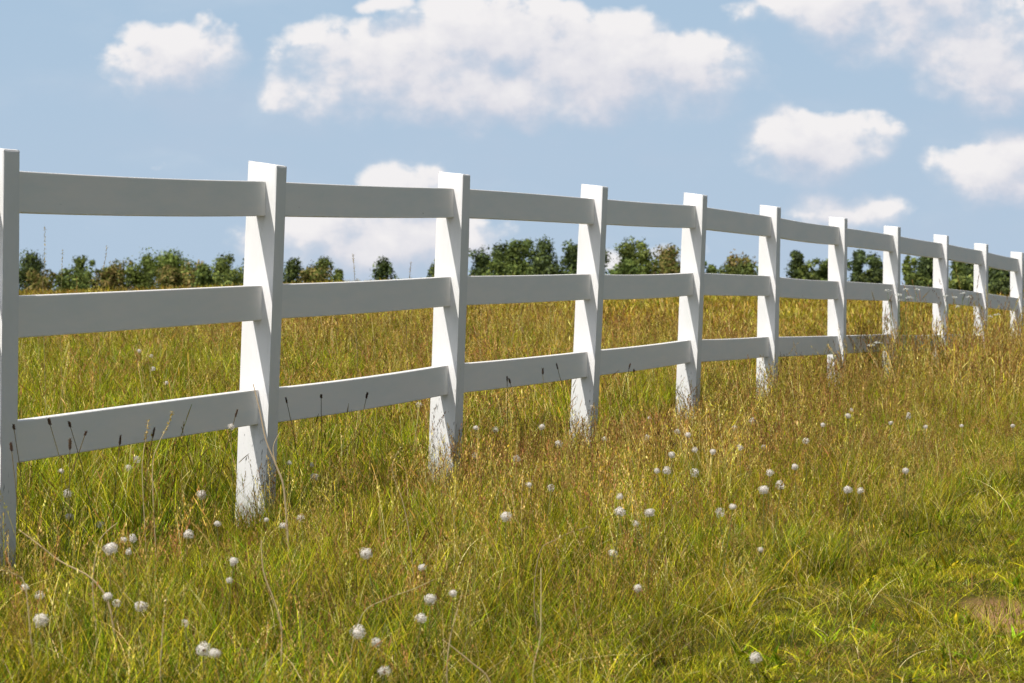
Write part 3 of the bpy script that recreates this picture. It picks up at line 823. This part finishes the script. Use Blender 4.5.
stalk([(261, 540), (263, 572), (274, 602), (281, 630), (281, 683)], 8.6, 'tall thin straw stalk at lower left below the second post', False)
stalk([(166, 598), (163, 620), (161, 645), (160, 683)], 8.4, 'upright straw stalk in the bottom left grass', True, .002)
stalk([(541, 568), (541, 610), (540, 640), (533, 675)], 8.8, 'thin upright straw stalk near the bottom centre', False, .002)
stalk([(462, 594), (456, 615), (449, 645), (447, 683)], 8.5, 'straw stalk with a soft head at the bottom, left of centre', True, .002)
stalk([(434, 580), (412, 590), (385, 600), (362, 615), (350, 660)], 9.0, 'arching straw stalk bending left in the lower middle grass', True, .0016, (.48, .42, .2))
stalk([(442, 640), (455, 650), (472, 664), (490, 683)], 8.3, 'slanting straw stalk crossing the bottom edge left of centre', False, .002)
stalk([(590, 527), (572, 532), (556, 540), (540, 552), (534, 600)], 9.9, 'fine pale stalk arching left in the middle of the meadow', True, .0014)
stalk([(400, 447), (392, 470), (402, 500), (410, 540)], 11.0, 'curved straw stalk in front of the fence left of the third post', True, .0016)
stalk([(172, 411), (168, 425), (158, 445), (152, 475)], 11.9, 'nodding straw grass head against the bottom rail left of the second post', True, .0018)
stalk([(148, 420), (146, 435), (143, 455), (142, 480)], 11.9, 'upright pale grass head against the bottom rail in the first bay', True, .0016)
stalk([(45, 226), (45, 250), (44, 275), (43, 300)], 17.5, 'very tall thin grass stem rising above the leftmost tree', True, .0007, (.38, .32, .18))
stalk([(63, 250), (62, 268), (61, 290), (60, 315)], 19, 'tall seeding stem between the two leftmost trees', True, .0007, (.36, .3, .16))
stalk([(107, 246), (105, 262), (100, 280), (98, 305)], 20, 'nodding seed stem right of the slim skyline tree', True, .0007, (.36, .3, .16))
stalk([(353, 254), (354, 266), (355, 285), (356, 310)], 24, 'thin dark seed stem on the skyline in the second bay', True, .002, (.2, .16, .08))
stalk([(411, 262), (410, 272), (408, 290), (406, 310)], 25, 'thin seed stem on the skyline left of the third post', True, .002, (.2, .16, .08))

# ------------------------------------------------------------------ wild carrot umbels in front of the far rails
UMB = [
 ([(888, 290), (897, 294), (905, 289), (908, 297), (899, 300), (917, 289)], 27.5, 'white umbel flowers in front of the middle rail at the eighth post'),
 ([(946, 296), (955, 297), (963, 293), (969, 297), (958, 306)], 30.0, 'white umbel flowers in front of the middle rail right of the ninth post'),
 ([(984, 320), (990, 316), (997, 314)], 31.5, 'small white umbel flowers low between the tenth and eleventh posts'),
 ([(872, 345), (878, 342)], 26.5, 'pair of low white umbel flowers in the grass left of the eighth post'),
]
for heads, d, lab in UMB:
    r = random.Random(int(d * 10)); mu = sum(h[0] for h in heads) / len(heads)
    x = (mu - 512) * d / F; b = Vector((x, d, gz(x, d)))
    root = empty('umbel_flower', b); tag(root, lab, 'wildflower', 'white umbel flowers along the fence')
    sg = G(); hub = Vector((0, 0, .12))
    sg.tube([Vector((0, 0, -.03)), hub], [.004, .003], (.12, .17, .04), (.12, .18, .04))
    for (u, v) in heads:
        tip = Vector(((u - 512) * d / F, d + r.uniform(-.06, .06), EYE - (v - HOR) * d / F)) - b
        mid = hub.lerp(tip, .5) + Vector((0, 0, -.03))
        sg.tube([hub, mid, tip - Vector((0, 0, .02))], [.003, .0022, .0016], (.12, .18, .04), (.16, .22, .06), 4)
        hg = G()
        R_ = r.uniform(.022, .034)
        for k in range(16):
            a = r.uniform(0, 6.28); q = R_ * math.sqrt(r.random()); c = tip + Vector((math.cos(a) * q, math.sin(a) * q, -q * q * 12 + r.uniform(-.004, .006)))
            hg.ribbon([tip - Vector((0, 0, .02)), c], [.0006, .0005], Vector((0, 1, 0)), (.15, .2, .06), (.2, .25, .1))
            for _ in range(5):
                cc = c + Vector((r.gauss(0, .003), r.gauss(0, .003), r.gauss(.001, .0015)))
                e = Vector((r.gauss(0, 1), r.gauss(0, 1), r.gauss(0, .6))).normalized() * .0048
                hg.quad(cc, e, e.cross(Vector((.1, .1, 1))).normalized() * .0042, (.88, .88, .82))
        hg.obj('flower_head', M_FLUFF, root)
    sg.obj('stem', M_STALK, root)
    lg = G()
    for k in range(9):
        blade(lg, r, Vector((r.uniform(-.02, .02), 0, .05)), r.uniform(.12, .3), .006, GREEN, .9, 4)
    lg.obj('foliage', M_LEAF, root)

# ------------------------------------------------------------------ sun and sky
AUREOLE = 17.0
up = .82
sv = Vector((-.303, -.485, up)).normalized()
EL = math.asin(sv.z); AZ = math.atan2(sv.x, sv.y)
sl = bpy.data.lights.new('sun', 'SUN'); sl.energy = 5.0; sl.angle = math.radians(.53); sl.color = (1, .97, .92)
so = bpy.data.objects.new('sun', sl); COL.objects.link(so); so.location = sv * 60
so.rotation_euler = (-sv).to_track_quat('-Z', 'Y').to_euler()

w = bpy.data.worlds.new("World"); sc.world = w; w.use_nodes = True
nt = w.node_tree; nt.nodes.clear(); N = nt.nodes.new; L = nt.links.new
class S:
    def __init__(s, o): s.o = o
def val(x, sock):
    if isinstance(x, S): L(x.o, sock)
    else: sock.default_value = x
def mth(op, a, b=0.0, c=None, clamp=False):
    n = N('ShaderNodeMath'); n.operation = op; n.use_clamp = clamp; val(a, n.inputs[0]); val(b, n.inputs[1])
    if c is not None: val(c, n.inputs[2])
    return S(n.outputs[0])
def vec(x, y, z):
    n = N('ShaderNodeCombineXYZ'); val(x, n.inputs[0]); val(y, n.inputs[1]); val(z, n.inputs[2]); return S(n.outputs[0])
def noise(v, scale, detail, rough=.55, dist=0.0):
    n = N('ShaderNodeTexNoise'); L(v.o, n.inputs['Vector']); n.inputs['Scale'].default_value = scale
    n.inputs['Detail'].default_value = detail; n.inputs['Roughness'].default_value = rough; n.inputs['Distortion'].default_value = dist
    return S(n.outputs['Fac'])
def rng_(x, a, b, c=0.0, d=1.0, smooth=True):
    n = N('ShaderNodeMapRange'); n.interpolation_type = 'SMOOTHSTEP' if smooth else 'LINEAR'
    val(x, n.inputs['Value']); n.inputs['From Min'].default_value = a; n.inputs['From Max'].default_value = b
    n.inputs['To Min'].default_value = c; n.inputs['To Max'].default_value = d; return S(n.outputs[0])
def mixc(f, a, b):
    n = N('ShaderNodeMixRGB'); val(f, n.inputs[0])
    for q, k in ((a, 1), (b, 2)):
        if isinstance(q, S): L(q.o, n.inputs[k])
        else: n.inputs[k].default_value = (*q, 1)
    return S(n.outputs[0])
tc = N('ShaderNodeTexCoord'); sp = N('ShaderNodeSeparateXYZ'); L(tc.outputs['Generated'], sp.inputs[0])
dx, dy_, dz = S(sp.outputs[0]), S(sp.outputs[1]), S(sp.outputs[2])
az = mth('ARCTAN2', dx, dy_); el = mth('ARCSINE', dz)
# azimuth / elevation in units of about 1/35 radian
U = mth('MULTIPLY', az, 35.0); V = mth('MULTIPLY', el, 35.0)
def E_(cx, cy, rx, ry, k=1.0): return ((cx - 512) / 100, (264 - cy) / 100, rx / 100, ry / 100, k)
CL = [E_(176, 62, 74, 46, .92), E_(600, 70, 140, 56, 1.3), E_(490, 42, 95, 52, 1.1), E_(375, 75, 105, 50, 1.05), E_(430, 62, 90, 52, 1.15), E_(500, 98, 190, 34, 1.05), E_(330, 55, 70, 55, .6),
      E_(412, 185, 55, 36, .75), E_(385, 240, 135, 44, 1.05), E_(640, 258, 90, 16, .35), E_(815, 142, 76, 44, 1.0), E_(845, 206, 84, 26, .75), E_(985, 60, 100, 52, 1.1), E_(890, 8, 130, 38, 1.1), E_(925, 40, 90, 40, .95),
      E_(1000, 170, 72, 40, 1.0), E_(1015, 205, 50, 18, .4), E_(160, 172, 60, 16, .0), E_(90, 228, 80, 18, -.05), E_(640, 10, 50, 10, .2), E_(940, 95, 70, 24, .5),
      E_(390, 5, 40, 14, .5), E_(1090, 40, 70, 70, .9)]
def field(U, V, DET):
    wn = noise(vec(U, V, 3.1), 1.1, 4)
    wu = mth('MULTIPLY_ADD', wn, .9, mth('ADD', U, -.45)); wv = mth('MULTIPLY_ADD', wn, .5, mth('ADD', V, -.25))
    M = None
    for cx, cy, rx, ry, k in CL:
        a = mth('MULTIPLY', mth('ADD', wu, -cx), 1 / rx); b = mth('MULTIPLY', mth('ADD', wv, -cy), 1 / ry)
        r2 = mth('MULTIPLY_ADD', a, a, mth('MULTIPLY', b, b))
        m = mth('MULTIPLY_ADD', r2, -.85, k)
        M = m if M is None else mth('SMOOTH_MAX', M, m, .25)
    # other clouds over the rest of the dome
    big = noise(vec(mth('MULTIPLY', U, .1), mth('MULTIPLY', V, .17), 8.0), 1.0, 2)
    outm = mth('MAXIMUM', rng_(mth('ABSOLUTE', U), 6.0, 8.0), rng_(V, 3.2, 4.6))
    M = mth('MAXIMUM', M, mth('MULTIPLY_ADD', mth('ADD', big, -.58), 9.0, mth('MULTIPLY_ADD', outm, 4.0, -4.0)))
    M = mth('MINIMUM', M, 1.1)
    n = noise(vec(U, mth('MULTIPLY', V, 1.25), 0.0), 1.75, DET, .54)
    return mth('MULTIPLY_ADD', mth('ADD', n, -.5), 1.95, M)
F0 = field(U, V, 9); F1 = field(mth('ADD', U, -.12), mth('ADD', V, .24), 5)
lit = mth('MULTIPLY_ADD', mth('SUBTRACT', F0, F1), .72, .5, clamp=True)
soft = mth('SUBTRACT', 1.0, lit)
dens = rng_(mth('DIVIDE', mth('ADD', F0, mth('MULTIPLY', soft, .10)), mth('MULTIPLY_ADD', soft, 1.7, .42)), -.04, 1.0)
veil = mth('MULTIPLY', rng_(noise(vec(mth('MULTIPLY', U, .35), mth('MULTIPLY', V, .8), 5.5), 1.0, 6), .45, .75), .22)
dens = mth('MAXIMUM', dens, veil)
dens = mth('MULTIPLY', dens, rng_(V, -1.2, .3, .6, 1.0))
thick = rng_(F0, .5, 2.4)
lit = mth('MULTIPLY_ADD', thick, -.10, lit, clamp=True)
cloudc = mixc(lit, (.60, .61, .71), (.93, .90, .895))
# clear sky
sky = N('ShaderNodeTexSky'); sky.sky_type = 'NISHITA'; sky.sun_disc = False
sky.sun_elevation = EL; sky.sun_rotation = AZ; sky.air_density = 1.0; sky.dust_density = .6; sky.ozone_density = 1.2
zz = mth('MAXIMUM', dz, 0.0)
L(vec(dx, dy_, mth('MULTIPLY_ADD', zz, .9, .10)).o, sky.inputs['Vector'])
tint = N('ShaderNodeMixRGB'); tint.blend_type = 'MULTIPLY'; tint.inputs[0].default_value = 1; L(sky.outputs[0], tint.inputs[1])
SKY_TINT = (1.0, 1.0, 1.0)
tint.inputs[2].default_value = (*SKY_TINT, 1)
cs = N('ShaderNodeVectorMath'); cs.operation = 'SCALE'; cs.inputs['Scale'].default_value = 10.0; L(cloudc.o, cs.inputs[0])
hz = rng_(dz, .0, .55, 1.0, 0.0)
skyc = mixc(hz, S(tint.outputs[0]), (4.05, 5.55, 7.2))
skyc = mixc(rng_(dz, .10, .0, 0.0, .35), skyc, (5.3, 6.1, 7.2))
dt = N('ShaderNodeVectorMath'); dt.operation = 'DOT_PRODUCT'; L(tc.outputs['Generated'], dt.inputs[0]); dt.inputs[1].default_value = tuple(sv)
aur = mth('MULTIPLY', mth('POWER', mth('MAXIMUM', S(dt.outputs['Value']), 0.0), 5.0), AUREOLE)
dimmer = rng_(dz, .085, .35, 1.0, .36)
fin = mixc(mth('MULTIPLY', dens, .93), skyc, S(cs.outputs[0]))
q1 = N('ShaderNodeVectorMath'); q1.operation = 'SCALE'; L(fin.o, q1.inputs[0]); L(dimmer.o, q1.inputs['Scale'])
q2 = N('ShaderNodeVectorMath'); q2.operation = 'SCALE'; q2.inputs[0].default_value = (.93, .97, 1); L(aur.o, q2.inputs['Scale'])
q3 = N('ShaderNodeVectorMath'); q3.operation = 'ADD'; L(q1.outputs[0], q3.inputs[0]); L(q2.outputs[0], q3.inputs[1]); fin = S(q3.outputs[0])
bg = N('ShaderNodeBackground'); bg.inputs['Strength'].default_value = .1; L(fin.o, bg.inputs['Color'])
ow = N('ShaderNodeOutputWorld'); L(bg.outputs[0], ow.inputs[0])
try: w.cycles.sampling_method = 'MANUAL'; w.cycles.sample_map_resolution = 512
except Exception: pass

# ------------------------------------------------------------------ camera
cd = bpy.data.cameras.new('camera'); cam = bpy.data.objects.new('camera', cd); COL.objects.link(cam)
cd.sensor_width = 36; cd.lens = F / 1024 * 36; cd.clip_start = .1; cd.clip_end = 20000
cam.location = (0, 0, EYE); cam.rotation_euler = (math.radians(90) - math.atan((341.5 - HOR) / F), 0, 0)
cd.dof.use_dof = True; cd.dof.focus_distance = 14.5; cd.dof.aperture_fstop = 15
sc.camera = cam
sc.view_settings.view_transform = 'Standard'; sc.view_settings.look = 'None'
sc.view_settings.exposure = 0; sc.view_settings.gamma = 1
sc.cycles.max_bounces = 4; sc.cycles.diffuse_bounces = 3; sc.cycles.transmission_bounces = 2
sc.cycles.use_adaptive_sampling = True; sc.cycles.adaptive_threshold = .02
sc.cycles.use_denoising = True
